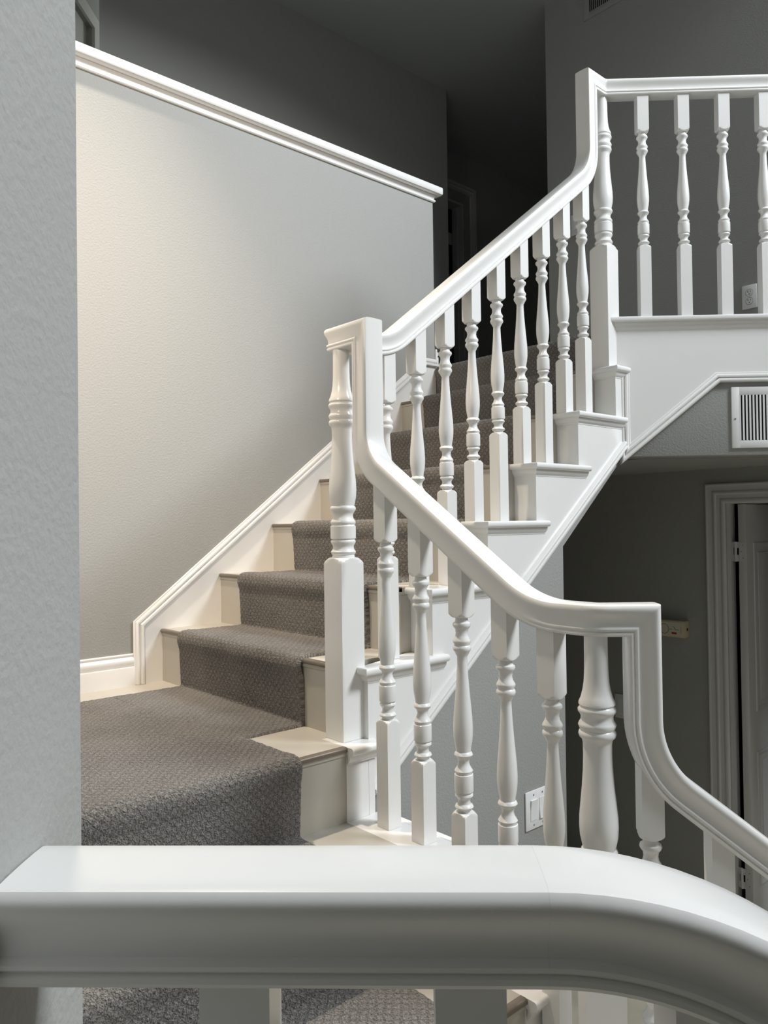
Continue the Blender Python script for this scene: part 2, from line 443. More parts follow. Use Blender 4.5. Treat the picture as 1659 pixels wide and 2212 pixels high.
# skirt on the half wall
ms = [V((1.180, vw, zL)), V((1.180, vw, -.337)), V((2.60, vw, -.337 + SU * 1.42)),]
sk_top = lambda u: -.337 + SU * (u - 1.180)
LV = .803
uk = 1.180 + (LV + .337) / SU
bm = bmesh.new()
prism(bm, [(1.170, vw, zL), (2.733, vw, zL), (2.733, vw, LV), (uk, vw, LV), (1.170, vw, sk_top(1.170))], (0, .010, 0))
o = kid(finish(bm, 'wall_skirt', 'white', up_, 0), up_)
MS = [(x * 1.0, y * .9) for x, y in BEAD]
kid(mould('skirt_moulding', [V((1.182, vw, zL + .001)), V((1.182, vw, sk_top(1.182) - .014)), V((uk + .006, vw, LV - .014)), V((2.733, vw, LV - .014))], (0, -1, 0), up_, prof=[(-x, y) for x, y in MS][::-1]), up_)

# --- middle flight
md = thing('stair_flight', 'middle flight descending toward the camera, cream with a white capped open side', 'staircase', (1.0, vm, zL))
MS0, MS1 = 1.229, 1.335                             # white cap zone (u)
for n in range(0, -3, -1):
    v = vn(n); z = zn(n)
    if n < 0:
        kid(obox('tread', 'cream', md, UL, MS0, v, vn(n + 1) + .01, z - .022, z, bev=.001), md)
    kid(obox('riser', 'cream', md, UL, MS0, v + .003, v + .016, z - rise, z - .013), md)
    kid(nosing_strip(md, V((MC1 - .01, v, z)), V((MS0 - .001, v, z)), (0, -1, 0)), md)
    vb = vn(n + 1) + .004 if n < 0 else 1.640
    uo = MS1
    poly_ = [(MS0, v - .004), (uo, v - .004), (uo, vb), (MS0, vb)]
    if n == 0: poly_ = [(MS0, v - .004), (uo, v - .004), (uo, SF + .02), (u1 + RF - .02, SF + .02), (u1 - .003, 1.60), (u1 - .003, 1.640), (MS0, 1.640)]
    kid(cap(md, 'end_cap', poly_, [V((MS0, v - .004, z)), V((uo, v - .004, z)), V((uo, vb if n < 0 else SF - .002, z))], None), md)
    kid(obox('end_riser', 'white', md, MS0, uo - .0126, v + .0006, v + .012, z - rise, z - .02), md)
bm = bmesh.new()
for n in range(0, -3, -1):
    a = vn(n); b_ = vn(n + 1) if n < 0 else SF
    if n == 0: b_ = SF + .01
    prism(bm, [(uo - .012, a, zn(n) - .42), (uo - .012, b_, zn(n) - .42 + (b_ - a) * .68), (uo - .012, b_, zn(n) - .02), (uo - .012, a, zn(n) - .02)], (-.02, 0, 0))
kid(finish(bm, 'outer_string', 'white', md, 0), md)
def zm_(v): return zL - .42 + .68 * (v - vm)
kid(mould('string_moulding', [V((uo - .012, .70, zm_(.70))), V((uo - .012, SF, zm_(SF)))], (1, 0, 0), md), md)
# landing board (cream border strips lie around the carpet)
ld = thing('landing', 'cream painted stair landing at the turn, carpeted in the middle', 'landing', (.8, 2.1, zL))
bm = bmesh.new(); prism(bm, [(UL + .001, vm, zL), (MS0, vm, zL), (MS0, 1.640, zL), (u1 + .01, 1.640, zL), (u1 + .01, vw + .009, zL), (UL + .001, vw + .009, zL)], (0, 0, -.022))
kid(finish(bm, 'landing_board', 'cream', ld, 0), ld)
# --- lower flight + lower landing
lw = thing('stair_flight', 'lowest flight dropping to the right below the stout newel', 'staircase', N2 + B * .05 + Zup * zn(-4))
def bpoly(s0, s1, n0, n1, z): 
    o_ = V((N2.dot(B), 0, 0)).x
    return [B * (o_ + s0) + N * n0 + Zup * z, B * (o_ + s1) + N * n0 + Zup * z, B * (o_ + s1) + N * n1 + Zup * z, B * (o_ + s0) + N * n1 + Zup * z]
n2n = N2.dot(N)
for k in range(1, 4):
    z = zn(-3 - k); s0 = .05 + (k - 1) * .245; s1 = s0 + .245
    bm = bmesh.new(); prism(bm, bpoly(s0 - .01, s1, .50, n2n - .06, z), (0, 0, -.022)); kid(finish(bm, 'tread', 'cream', lw, 0), lw)
    bm = bmesh.new(); prism(bm, bpoly(s0 - .012, s0 + .0, .50, n2n - .06, z + rise - .022), (0, 0, -rise + .022)); kid(finish(bm, 'riser', 'cream', lw, 0), lw)
    bm = bmesh.new(); prism(bm, bpoly(s0 - .01, s1 + .03, n2n - .06, n2n + .06, z), (0, 0, -.022), bev=.004); kid(finish(bm, 'end_cap', 'white', lw, 30), lw)
    bm = bmesh.new(); prism(bm, bpoly(s0, s1, n2n + .02, n2n + .04, z - .022), (0, 0, -.35)); kid(finish(bm, 'outer_string', 'white', lw, 0), lw)
    bm = bmesh.new(); prism(bm, bpoly(s0 - .01, s1, .44, .50, z + .05), (0, 0, -.4)); kid(finish(bm, 'inner_curb', 'white', lw, 0), lw)
z3 = zn(-3)
l2 = thing('landing', 'lower cream stair landing beneath the foreground handrail', 'landing', (.6, .6, z3))
qa = bpoly(.05, .05, .44, n2n + .02, z3)
bm = bmesh.new(); prism(bm, [(UL, vn(-2) + .0, z3), (UL, .60, z3), B * WB + N * .5599 + Zup * z3, B * WB + N * .44 + Zup * z3, qa[0], qa[2], (UC + .06, vn(-2), z3)], (0, 0, -.022))
kid(finish(bm, 'landing_board', 'cream', l2, 0), l2)

# ================================================================= carpets
def carpet(name, prof, w0, w1, place, label, res=.0055, uvf=None, edge=True):
    """prof: list of (s, z) polyline of the carpet surface; place(s,w,z)->Vector"""
    pts_ = []
    for (a, b_) in zip(prof, prof[1:]):
        d = math.hypot(b_[0] - a[0], b_[1] - a[1]); k = max(1, int(round(d / res)))
        pts_ += [(a[0] + (b_[0] - a[0]) * i / k, a[1] + (b_[1] - a[1]) * i / k) for i in range(k)]
    pts_.append(prof[-1])
    acc = [0.0]
    for a, b_ in zip(pts_, pts_[1:]): acc.append(acc[-1] + math.hypot(b_[0] - a[0], b_[1] - a[1]))
    nw = max(2, int(abs(w1 - w0) / res)); bm = bmesh.new(); uvl = bm.loops.layers.uv.new('UVMap')
    rows = []; UVs = {}
    for i, (s, z) in enumerate(pts_):
        a = pts_[max(0, i - 1)]; b_ = pts_[min(len(pts_) - 1, i + 1)]
        tx, tz = b_[0] - a[0], b_[1] - a[1]; l = math.hypot(tx, tz) or 1; nx, nz = -tz / l, tx / l
        row = []
        for j in range(-1, nw + 2):
            jj = min(max(j, 0), nw); w = w0 + (w1 - w0) * jj / nw
            q = place(s, w, z)
            h = noise.noise(q * 160) * .0016 + noise.noise(q * 420) * .0011
            if j in (0, nw): h -= .003
            if j == -1 or j == nw + 1: h = -.013
            ww = w + (noise.noise(q * 90) * .002 if j in (0, nw, -1, nw + 1) else 0)
            vtx = bm.verts.new(place(s + nx * h, ww, z + nz * h)); row.append(vtx)
            UVs[vtx] = (acc[i], w)
        rows.append(row)
    for a, b_ in zip(rows, rows[1:]):
        for j in range(len(a) - 1):
            f = bm.faces.new((a[j], a[j + 1], b_[j + 1], b_[j]))
            for lp in f.loops:
                q = UVs[lp.vert]; lp[uvl].uv = q if uvf is None else uvf(*q)
    o = finish(bm, name, 'carpet', None, 180, loc=place(prof[0][0], (w0 + w1) / 2, prof[0][1]))
    return tag(o, label, 'carpet')
def nose(s, z, zb, d=1, first=True):
    """riser-bottom to tread-top polyline; d=+1 the tread lies towards +s"""
    H = .009
    r = [(s - d * .008, zb + .004), (s - d * .010, zb + .05), (s - d * .014, z - .055), (s - d * .0195, z - .034), (s - d * .0215, z - .020), (s - d * .019, z - .006),
         (s - d * .012, z + .005), (s - d * .001, z + .0105), (s + d * .02, z + .012), (s + d * .06, z + H)]
    return r
pr = [(1.02, zL + .0078), (u1 - .012, zL + .0078)]
for n in range(1, 7): pr += nose(un(n), zn(n), zn(n - 1) + .006) + [(un(n + 1) - .010, zn(n) + .008)]
carpet('carpet_runner', pr, CW0, CW1, lambda s, w, z: V((s, w, z)), 'dark grey patterned carpet runner climbing the upper flight', res=.006,
       uvf=lambda a, w: (a + 1.02, w))
pr = nose(un(7), zn(7), zn(6) + .006) + [(un(7) + 1.15, zn(7) + .009)]
carpet('upper_carpet', pr, 1.66, vw - .004, lambda s, w, z: V((s, w, z)), 'dark grey carpet rolling over the top step onto the upper floor', res=.008)
# landing + middle flight
pr = [(-CW1, zL + .007)]
def nose_m(n):                                       # walking down: s = -v
    v = vn(n); return [(-q[0], q[1]) for q in nose(v, zn(n), zn(n - 1) + .006)][::-1]
pr += nose_m(0)
for n in (-1, -2): pr += [(-vn(n + 1) + .012, zn(n) + .008)] + nose_m(n)
pr += [(-vn(-2) + .03, z3 + .008), (-.62, z3 + .008)]
carpet('carpet_runner', pr, MC0, MC1, lambda s, w, z: V((w, -s, z)), 'worn grey carpet covering the landing and running down the near steps', res=.0048,
       uvf=lambda a, w: (w, CW1 - a))

# ================================================================= room shell
def st(name, bm, m='wall', smooth=0, label=None):
    o = finish(bm, name, m, None, smooth); o['kind'] = 'structure'
    if label: o['label'] = label; 
    return o
def sbox(name, m, label, *a, **k):
    o = obox(name, m, None, *a, smooth=k.pop('smooth', 0), **k); o['kind'] = 'structure'; o['label'] = label; return o
ZC = 3.20
def onN2(u, n=2.99): return (n - N.x * u) / N.y
def plan(bm, pts_, z0, z1): prism(bm, [V((q[0], q[1], z0)) for q in pts_], (0, 0, z1 - z0))
A_ = B * WB + N * .566
bm = bmesh.new(); b0_ = B * WB - N * 1.2; b1_ = B * (-1.6) - N * 1.2
plan(bm, [A_, (UL, vw + .009), (-1.4, vw + .009), (-1.4, 1.2), b1_, b0_], ZF, 5.0)
st('wall_left', bm, label='close grey textured wall edge filling the left side of the picture')
sbox('wall_back', 'wall', 'tall grey half wall lit by warm light behind the stairs', -1.4, 2.735, vw + .009, vw + .135, ZF, 1.600)
bm = bmesh.new(); plan(bm, [(1.545, 3.889), (4.14, 3.889), (4.14, 4.01), (1.66, 4.01)], .752, ZC); st('wall_hall', bm, label='dark grey hall wall above the half wall')
bm = bmesh.new(); box(bm, 4.02, 4.14, 4.011, 4.49, .752, ZC); st('wall_hall_return', bm)
bm = bmesh.new()                                     # far hall wall with doorway
D2a, D2b, D2t = 4.28, 4.985, 2.775
box(bm, 1.6, D2a, 4.5, 4.62, .752, ZC); box(bm, D2b, 6.4, 4.5, 4.62, .752, ZC); box(bm, D2a, D2b, 4.5, 4.62, D2t, ZC); st('wall_far', bm, label='unlit far hall wall with a doorway')
bm = bmesh.new(); box(bm, 3.92, 4.04, -1.9, 2.837, .752, ZC); box(bm, 4.04, 6.4, 2.717, 2.837, .752, ZC); st('wall_right', bm, label='dark grey upstairs wall behind the balcony')
bm = bmesh.new(); w0 = V((1.86, 4.47, 0)); w1 = w0 - N * 2.1
q0 = V((1.698, 4.305, 0)) - N * .075; q1 = q0 - N * .78
def ang_box(bm, a, b_, z0, z1, th_=.12): prism(bm, [a + Zup * z0, b_ + Zup * z0, b_ - B * th_ + Zup * z0, a - B * th_ + Zup * z0], (0, 0, z1 - z0))
ang_box(bm, w0, q0, .752, ZC); ang_box(bm, q1, w1, .752, ZC); ang_box(bm, q0, q1, 2.80, ZC); st('wall_angled', bm, label='angled dark hall wall at the upper left')
d3 = thing('door_3', 'pale door frame glimpsed at the upper left above the half wall', None, (q0 + q1) / 2 + Zup * .762); d3['kind'] = 'structure'
def rel(o, t): o.location = -V(t.location); return o
for (a, b_, z0, z1) in ((q0 + N * .078, q0, .762, 2.87), (q1, q1 - N * .078, .762, 2.87), (q0, q1, 2.795, 2.87)):
    bm = bmesh.new(); ang_box(bm, a + B * .016, b_ + B * .016, z0, z1, .016); rel(finish(bm, 'casing', 'door', d3, 0), d3)
bm = bmesh.new(); ang_box(bm, q0 - B * .03, q1 - B * .03, .762, 2.80, .035); rel(finish(bm, 'door_leaf', 'door', d3, 0), d3)
# ceilings / slab
ZH = 5.0
bm = bmesh.new(); plan(bm, [(-1.5, 5.2), (-1.5, 1.25), (3.03, 1.25), (6.4, onN2(6.4)), (6.4, 5.2)], ZC, ZC + .1)  # front edge carried forward, out of view, to shade the hall wall
st('ceiling', bm, 'ceil', label='shadowy grey ceiling above the upstairs hall')
bm = bmesh.new(); plan(bm, [(UL, 1.25), (3.03, 1.25), (6.3, onN2(6.3)), (6.3, onN2(6.3) + .15), (3.08, 1.37), (UL, 1.37)], ZC + .1, ZH)
st('shade_header', bm)  # unseen header added to keep the window light off the hall wall
bm = bmesh.new(); box(bm, -3.2, 6.4, -3.6, 5.2, ZH, ZH + .1); st('ceiling_high', bm, 'ceil')
NF = 2.915                                           # plane of the balcony face
def onN(u, n=NF): return (n - N.x * u) / N.y
ub = 2.742
bm = bmesh.new(); NB = NF + .11
plan(bm, [(ub, 5.1), (ub, vw + .14), (ub - .0, onN(ub, NB) + .0), (6.3, onN(6.3, NB)), (6.3, 5.1)], .236, .752)
plan(bm, [(ub, onN(ub, NF + .035)), (ub, onN(ub, NB) - .0005), (6.3, onN(6.3, NB) - .0005), (6.3, onN(6.3, NF + .035))], .71, .752)
plan(bm, [(-1.4, vw + .136), (ub - .001, vw + .136), (ub - .001, 5.1), (-1.4, 5.1)], .236, .752)
st('floor_upper', bm, 'wall', label='upper floor slab with grey painted underside')
bm = bmesh.new(); box(bm, -3.2, 6.4, -3.6, 5.2, ZF - .1, ZF); st('floor', bm, 'tile', label='beige tiled ground floor')
bm = bmesh.new(); box(bm, 6.3, 6.4, -3.6, 5.2, ZF, ZC); st('wall_far_right', bm)  # unseen outer shell, closes the halls to world light
bm = bmesh.new(); box(bm, -1.5, 6.4, 5.1, 5.2, ZF, ZC); box(bm, -1.5, -1.4, 1.2, 5.1, ZF, ZC); st('wall_rear', bm)  # rest of the unseen shell, stops world light leaking in
# lower dark wall with doorway
W = 3.6; DJ, DR, DT = 1.626, .86, .088
bm = bmesh.new(); box(bm, W, W + .05, DJ, 4.0, ZF, .236); box(bm, W, W + .12, -1.9, DR, ZF, .236); box(bm, W, W + .12, DR, DJ, DT, .236)
st('wall_lower', bm, label='dark grey ground floor wall beneath the balcony')
bm = bmesh.new(); box(bm, W + .77, 5.5, 1.50, 1.60, ZF, .236); box(bm, W + .12, 5.6, 2.6, 2.7, ZF, .236); box(bm, 5.5, 5.6, -.5, 2.6, ZF, .236); box(bm, W + .12, 5.6, -.6, -.5, ZF, .236); st('wall_closet', bm)  # closet walls, plus an added unseen partition that keeps the door gap dark
# wall under the stairs, with its opening edge
ue_ = 2.222; VS = 1.572
bm = bmesh.new()
prism(bm, [(1.30, VS, ZF), (ue_, VS, ZF), (ue_, VS, zs_(ue_) - .047), (2.60, VS, zs_(2.60) - .040), (2.60, VS, zs_(2.60) + .03), (1.30, VS, zs_(1.30) + .03)], (0, .11, 0), bev=.004)
st('wall_stair', bm, smooth=30, label='grey wall under the stairs carrying the double light switch')
bm = bmesh.new(); prism(bm, [(1.42, VS + .112, zs_(1.42) - .047), (2.61, VS + .112, zs_(2.61) - .040), (2.61, VS + .112, zs_(2.61) + .05), (1.42, VS + .112, zs_(1.42) + .05)], (0, vw - VS - .105, 0)); st('ceiling_stair', bm, 'wall')
bm = bmesh.new(); box(bm, 1.215, 1.30, .9, VS - .001, ZF, zn(-3)); st('wall_mid', bm)
# balcony face
def Q(s, z, n=NF): 
    o_ = N3.dot(B); return B * (o_ + s) + N * n + Zup * z
fs = thing('balcony_fascia', 'white panelled face below the balcony balusters with a raised moulding', 'fascia', Q(.3, .54))
SE = 1.835
k0, k1, k2 = (.048, .232), (.418, .536), (SE, .536)
bm = bmesh.new(); prism(bm, [Q(.005, .73), Q(.005, .20), Q(k0[0], k0[1]), Q(*k1), Q(*k2), Q(SE, .73)], N * .03); rel(finish(bm, 'panel', 'white', fs, 0), fs)
rel(mould('panel_moulding', [Q(.064, .555), Q(.064, k0[1] + .017), Q(k1[0] - .008, k1[1] - .010 + .004), Q(SE, k2[1] - .006)], -N, fs, prof=[(-x, y) for x, y in BEAD][::-1]), fs)
bm = bmesh.new(); capz = .762
cp = [(-.06, 0), (.020, 0), (.0245, -.003), (.0262, -.009), (.0245, -.0155), (.019, -.019), (.0165, -.0195), (.0155, -.024), (.0115, -.030), (.009, -.033), (.0085, -.038), (.004, -.046), (.001, -.049), (0, -.053), (-.01, -.053), (-.01, -.022), (-.06, -.022)]
sweep(bm, cp, [Q(.024, capz, NF + .07), Q(.024, capz), Q(SE, capz)], [(-B, Zup), (-N, Zup)]); rel(finish(bm, 'nosing_board', 'white', fs, 35), fs)
bm = bmesh.new(); sw = [Q(0.02, .10), Q(SE, .10)]
prism(bm, [Q(.03, .236, NF + .002), Q(SE, .236, NF + .002), Q(SE, .70, NF + .002), Q(.03, .70, NF + .002)], N * .10, bev=.006)
st('wall_balcony', bm, smooth=30, label='grey wall strip under the balcony holding the air vent')
# trims
cpf = [(0, .001), (.030, .001), (.036, .004), (.038, .012), (.038, .031), (.035, .037), (.028, .038), (-.16, .038), (-.166, .034), (-.166, .001), (-.02, -.0)]
bm = bmesh.new(); zc_ = 1.630; cy = vw + .009
sweep(bm, [(.036, .003), (.0385, .008), (.0385, .031), (.035, .037), (.030, .038), (-.155, .038), (-.162, .034), (-.162, .004), (-.158, 0), (.030, 0)], [V((UL + .001, cy, zc_)), V((2.770, cy, zc_))], [(V((0, -1, 0)), Zup)])
o = finish(bm, 'trim_1', 'white', None, 35); o['kind'] = 'structure'; o['label'] = 'long white cap running along the top of the half wall'
bm = bmesh.new()
sweep(bm, [(0, 0), (.010, 0), (.0135, -.002), (.0135, -.003), (.006, -.012), (.005, -.020), (.008, -.0215), (.0105, -.025), (.0105, -.030), (.007, -.034), (0, -.034)], [V((UL + .001, cy, zc_)), V((2.735, cy, zc_)), V((2.735, cy + .126, zc_))], [(V((0, -1, 0)), Zup), (V((1, 0, 0)), Zup)])
o = finish(bm, 'trim_2', 'white', None, 30); o['kind'] = 'structure'; o['label'] = 'white moulding tucked beneath the half wall cap'
BBP = [(0, 0), (.014, 0), (.014, .062), (.0125, .066), (.0085, .0675), (.0090, .071), (.0125, .078), (.0135, .086), (.0115, .094), (.0075, .099), (.0065, .103), (.0080, .106), (.0075, .110), (.004, .113), (0, .113)]
bm = bmesh.new(); sweep(bm, BBP, [V((UL, cy, zL)), V((1.1665, cy, zL))], [(V((0, -1, 0)), Zup)])
o = finish(bm, 'baseboard_back', 'white', None, 35); o['kind'] = 'structure'
bm = bmesh.new(); sweep(bm, [(x * 1.3, y * .84) for x, y in BBP], [V((2.735, cy - .008, .766)), V((2.735, cy + .126, .766))], [(V((1, 0, 0)), Zup)])
o = finish(bm, 'baseboard_end', 'white', None, 35); o['kind'] = 'structure'
# doors
def casing_prof(w=.094): 
    k = w / .094
    return [(0, 0), (0, .012), (.004 * k, .016), (.009 * k, .016), (.012 * k, .0125), (.020 * k, .011), (.034 * k, .0115), (.038 * k, .015), (.045 * k, .0165), (.050 * k, .0145), (.053 * k, .0105), (.062 * k, .0095), (.070 * k, .0095), (.074 * k, .0125), (.081 * k, .0135), (.088 * k, .0115), (.094 * k, .006), (.094 * k, 0)]
d1 = thing('door_1', 'white panelled door standing open in the lower right wall', None, (W, (DJ + DR) / 2, ZF)); d1['kind'] = 'structure'
cz = .166
rel(mould('casing', [V((W, DJ + .0955, ZF)), V((W, DJ + .0955, cz)), V((W, DR - .0955, cz)), V((W, DR - .0955, ZF))], (-1, 0, 0), d1, m='door', prof=casing_prof()), d1)
bm = bmesh.new(); box(bm, W - .001, W + .045, DJ - .019, DJ - .0005, ZF, DT); box(bm, W - .001, W + .13, DR + .0005, DR + .019, ZF, DT); box(bm, W - .001, W + .13, DR + .019, DJ - .019, DT - .019, DT - .0005)
rel(finish(bm, 'jamb', 'door', d1, 0), d1)
ly0, ly1, lx0, lx1, lz0, lz1 = 1.541, 1.577, W + .012, W + .75, ZF + .012, DT - .022
bm = bmesh.new(); box(bm, lx0, lx1, ly0, ly1, lz0, lz1, bev=.0015)
lf = rel(finish(bm, 'door_leaf', 'door', d1, 30), d1)
rows_ = [(-.335, -.118), (-.885, -.445), (-1.69, -1.10)]
rows_ = [(-.89, -.125), (-1.70, -1.10)]
for (z0, z1) in rows_:
    for (x0, x1) in ((lx0 + .085, lx0 + .345), (lx0 + .405, lx0 + .655)):
        bm = bmesh.new(); pth = [V((x0, ly0, z0)), V((x0, ly0, z1)), V((x1, ly0, z1)), V((x1, ly0, z0)), V((x0, ly0, z0))]
        fr = [(((b_ - a).normalized()).cross(V((0, -1, 0))), V((0, -1, 0))) for a, b_ in zip(pth, pth[1:])]
        sweep(bm, [(-.012, 0), (-.010, .004), (-.004, .006), (.004, .003), (.010, .0008), (.010, 0)], pth, fr, cap=False, d0=pth[4] - pth[3], d1=pth[1] - pth[0])
        box(bm, x0 + .035, x1 - .035, ly0 - .004, ly0 + .001, z0 + .035, z1 - .035, bev=.0018)
        o = finish(bm, 'raised_panel', 'door', lf, 30)
for zc2 in (-.154, -1.665):
    bm = bmesh.new()
    box(bm, W + .0105, W + .0125, 1.545, 1.574, zc2 - .045, zc2 + .045); box(bm, W + .0095, W + .0115, 1.5995, 1.6075, zc2 - .045, zc2 + .045)
    bmesh.ops.create_cone(bm, cap_ends=True, segments=12, radius1=.0065, radius2=.0065, depth=.092, matrix=Matrix.Translation((W + .006, 1.588, zc2)))
    box(bm, W + .006, W + .009, 1.574, 1.600, zc2 - .045, zc2 - .015); box(bm, W + .006, W + .009, 1.574, 1.600, zc2 + .018, zc2 + .045)
    h_ = rel(finish(bm, 'hinge', 'door', d1, 30), d1)
    bm = bmesh.new()
    for dy, dz in ((.004, .03), (.012, 0), (.004, -.03)):
        bmesh.ops.create_cone(bm, cap_ends=True, segments=8, radius1=.002, radius2=.002, depth=.001, matrix=Matrix.Translation((W + .0103, 1.553 + dy, zc2 + dz)) @ Matrix.Rotation(math.pi / 2, 4, 'Y'))
    finish(bm, 'screw', 'ink', h_, 0)
d2 = thing('door_2', 'dark door frame down the unlit upstairs hall', None, ((D2a + D2b) / 2, 4.5, .762)); d2['kind'] = 'structure'
rel(mould('casing', [V((D2a - .085, 4.5, .762)), V((D2a - .085, 4.5, D2t + .085)), V((D2b + .085, 4.5, D2t + .085)), V((D2b + .085, 4.5, .762))], (0, -1, 0), d2, m='door', prof=[(-x, y) for x, y in casing_prof(.084)][::-1]), d2)
bm = bmesh.new(); box(bm, D2b - .018, D2b, 4.499, 4.62, .762, D2t); box(bm, D2a, D2a + .018, 4.499, 4.62, .762, D2t); box(bm, D2a + .018, D2b - .018, 4.499, 4.62, D2t - .018, D2t); box(bm, D2b - .03, D2b - .018, 4.55, 4.59, .762, D2t - .018); rel(finish(bm, 'jamb', 'door', d2, 0), d2)
bm = bmesh.new(); prism(bm, [(4.86, 4.64, .775), (4.895, 4.64, .775), (4.915, 5.08, .775), (4.88, 5.08, .775)], (0, 0, D2t - .80)); rel(finish(bm, 'door_leaf', 'door', d2, 0), d2)
for zc2 in (2.5, 1.0):
    bm = bmesh.new(); box(bm, 4.895, D2b - .018, 4.625, 4.635, zc2 - .05, zc2 + .05); rel(finish(bm, 'hinge', 'door', d2, 0), d2)

# ================================================================= wall devices
def frame3(o, X, out):
    return (V(o), V(X), V(out))
def pbox(bm, F, x0, x1, z0, z1, d0, d1_, bev=0):
    o, X, out = F
    vs = [bm.verts.new(o + X * a + out * c + Zup * z) for a in (x0, x1) for c in (d0, d1_) for z in (z0, z1)]
    fs_ = [(0, 1, 3, 2), (4, 6, 7, 5), (0, 4, 5, 1), (2, 3, 7, 6), (0, 2, 6, 4), (1, 5, 7, 3)]
    Fc = [bm.faces.new([vs[i] for i in f]) for f in fs_]
    if bev: bmesh.ops.bevel(bm, geom=list({e for f in Fc for e in f.edges}), offset=bev, segments=2, profile=.5, affect='EDGES')
def disc(bm, F, x, z, r, d0, d1_, seg=16, r2=None):
    o, X, out = F
    a = [bm.verts.new(o + X * (x + r * math.cos(t)) + Zup * (z + r * math.sin(t)) + out * d0) for t in [2 * math.pi * i / seg for i in range(seg)]]
    b_ = [bm.verts.new(o + X * (x + (r2 or r) * math.cos(t)) + Zup * (z + (r2 or r) * math.sin(t)) + out * d1_) for t in [2 * math.pi * i / seg for i in range(seg)]]
    bm.faces.new(a); bm.faces.new(b_[::-1])
    for i in range(seg): bm.faces.new((a[i], b_[i], b_[(i + 1) % seg], a[(i + 1) % seg]))
def dev(t, name, m, fn, par=None):
    bm = bmesh.new(); fn(bm); o = finish(bm, name, m, par or t, 35)
    if par is None: rel(o, t)
    return o
def rocker_plate(F, w, gangs, label, ups):
    t = thing('light_switch', label, 'light switch', F[0])
    dev(t, 'wall_plate', 'plate', lambda bm: pbox(bm, F, -w / 2, w / 2, -.0625, .0625, .0, .006, bev=.003))
    for i in range(gangs):
        x = (i - (gangs - 1) / 2) * .046
        k = 1 if ups[i] else -1
        def rk(bm):
            o, X, out = F; hw = .0165
            sec = [(-.0335, .006), (-.0335, .0075 if k > 0 else .0120), (0, .0078), (.0335, .0120 if k > 0 else .0075), (.0335, .006)]
            a = [bm.verts.new(o + X * (x - hw) + Zup * z + out * d) for z, d in sec]; b_ = [bm.verts.new(o + X * (x + hw) + Zup * z + out * d) for z, d in sec]
            bm.faces.new(a); bm.faces.new(b_[::-1])
            for q in range(5): bm.faces.new((a[q], b_[q], b_[(q + 1) % 5], a[(q + 1) % 5]))
        o = dev(t, 'rocker', 'plate', rk)
        for sg in (-1, 1): dev(t, 'screw', 'steel', lambda bm: disc(bm, F, x, sg * .0485, .003, .0055, .0068, 10))
    return t
rocker_plate(frame3((2.056, VS, -.941), (1, 0, 0), (0, -1, 0)), .126, 2, 'double white rocker light switch on the grey wall under the stairs', (1, 0))
rocker_plate(frame3((W, 2.192, -.972), (0, -1, 0), (-1, 0, 0)), .078, 1, 'single light switch on the dark lower wall, half hidden behind the dropping handrail', (0,))
rocker_plate(frame3((3.92, 2.632, 1.770), (0, -1, 0), (-1, 0, 0)), .074, 1, 'single light switch upstairs, glimpsed between balusters beside the tall newel', (0,))
F = frame3((3.92, 1.631, 1.105), (0, -1, 0), (-1, 0, 0))
t = thing('wall_outlet', 'white double power outlet low on the upstairs wall behind the balcony', 'power outlet', F[0])
dev(t, 'wall_plate', 'plate', lambda bm: pbox(bm, F, -.037, .037, -.060, .060, 0, .006, bev=.003))
for zz in (.021, -.021):
    rc = dev(t, 'receptacle', 'plate', lambda bm: disc(bm, F, 0, zz, .0170, .004, .0075, 20, .0165))
    def slots(bm):
        pbox(bm, F, -.0078, -.0050, zz + .001, zz + .0105, .0070, .0079); pbox(bm, F, .0050, .0074, zz + .002, zz + .0095, .0070, .0079)
        disc(bm, F, 0, zz - .0075, .0027, .0070, .0079, 12)
    dev(t, 'slots', 'ink', slots, rc)
    def ringf(bm):
        o, X, out = F; sg = 24; r0, r1 = .0172, .0186
        vs = [[bm.verts.new(o + X * (r * math.cos(a)) + Zup * (zz + r * math.sin(a)) + out * .0063) for r in (r0, r1)] for a in [2 * math.pi * i / sg for i in range(sg)]]
        for i in range(sg): bm.faces.new((vs[i][0], vs[i][1], vs[(i + 1) % sg][1], vs[(i + 1) % sg][0]))
    dev(t, 'rim', 'dark', ringf, rc)
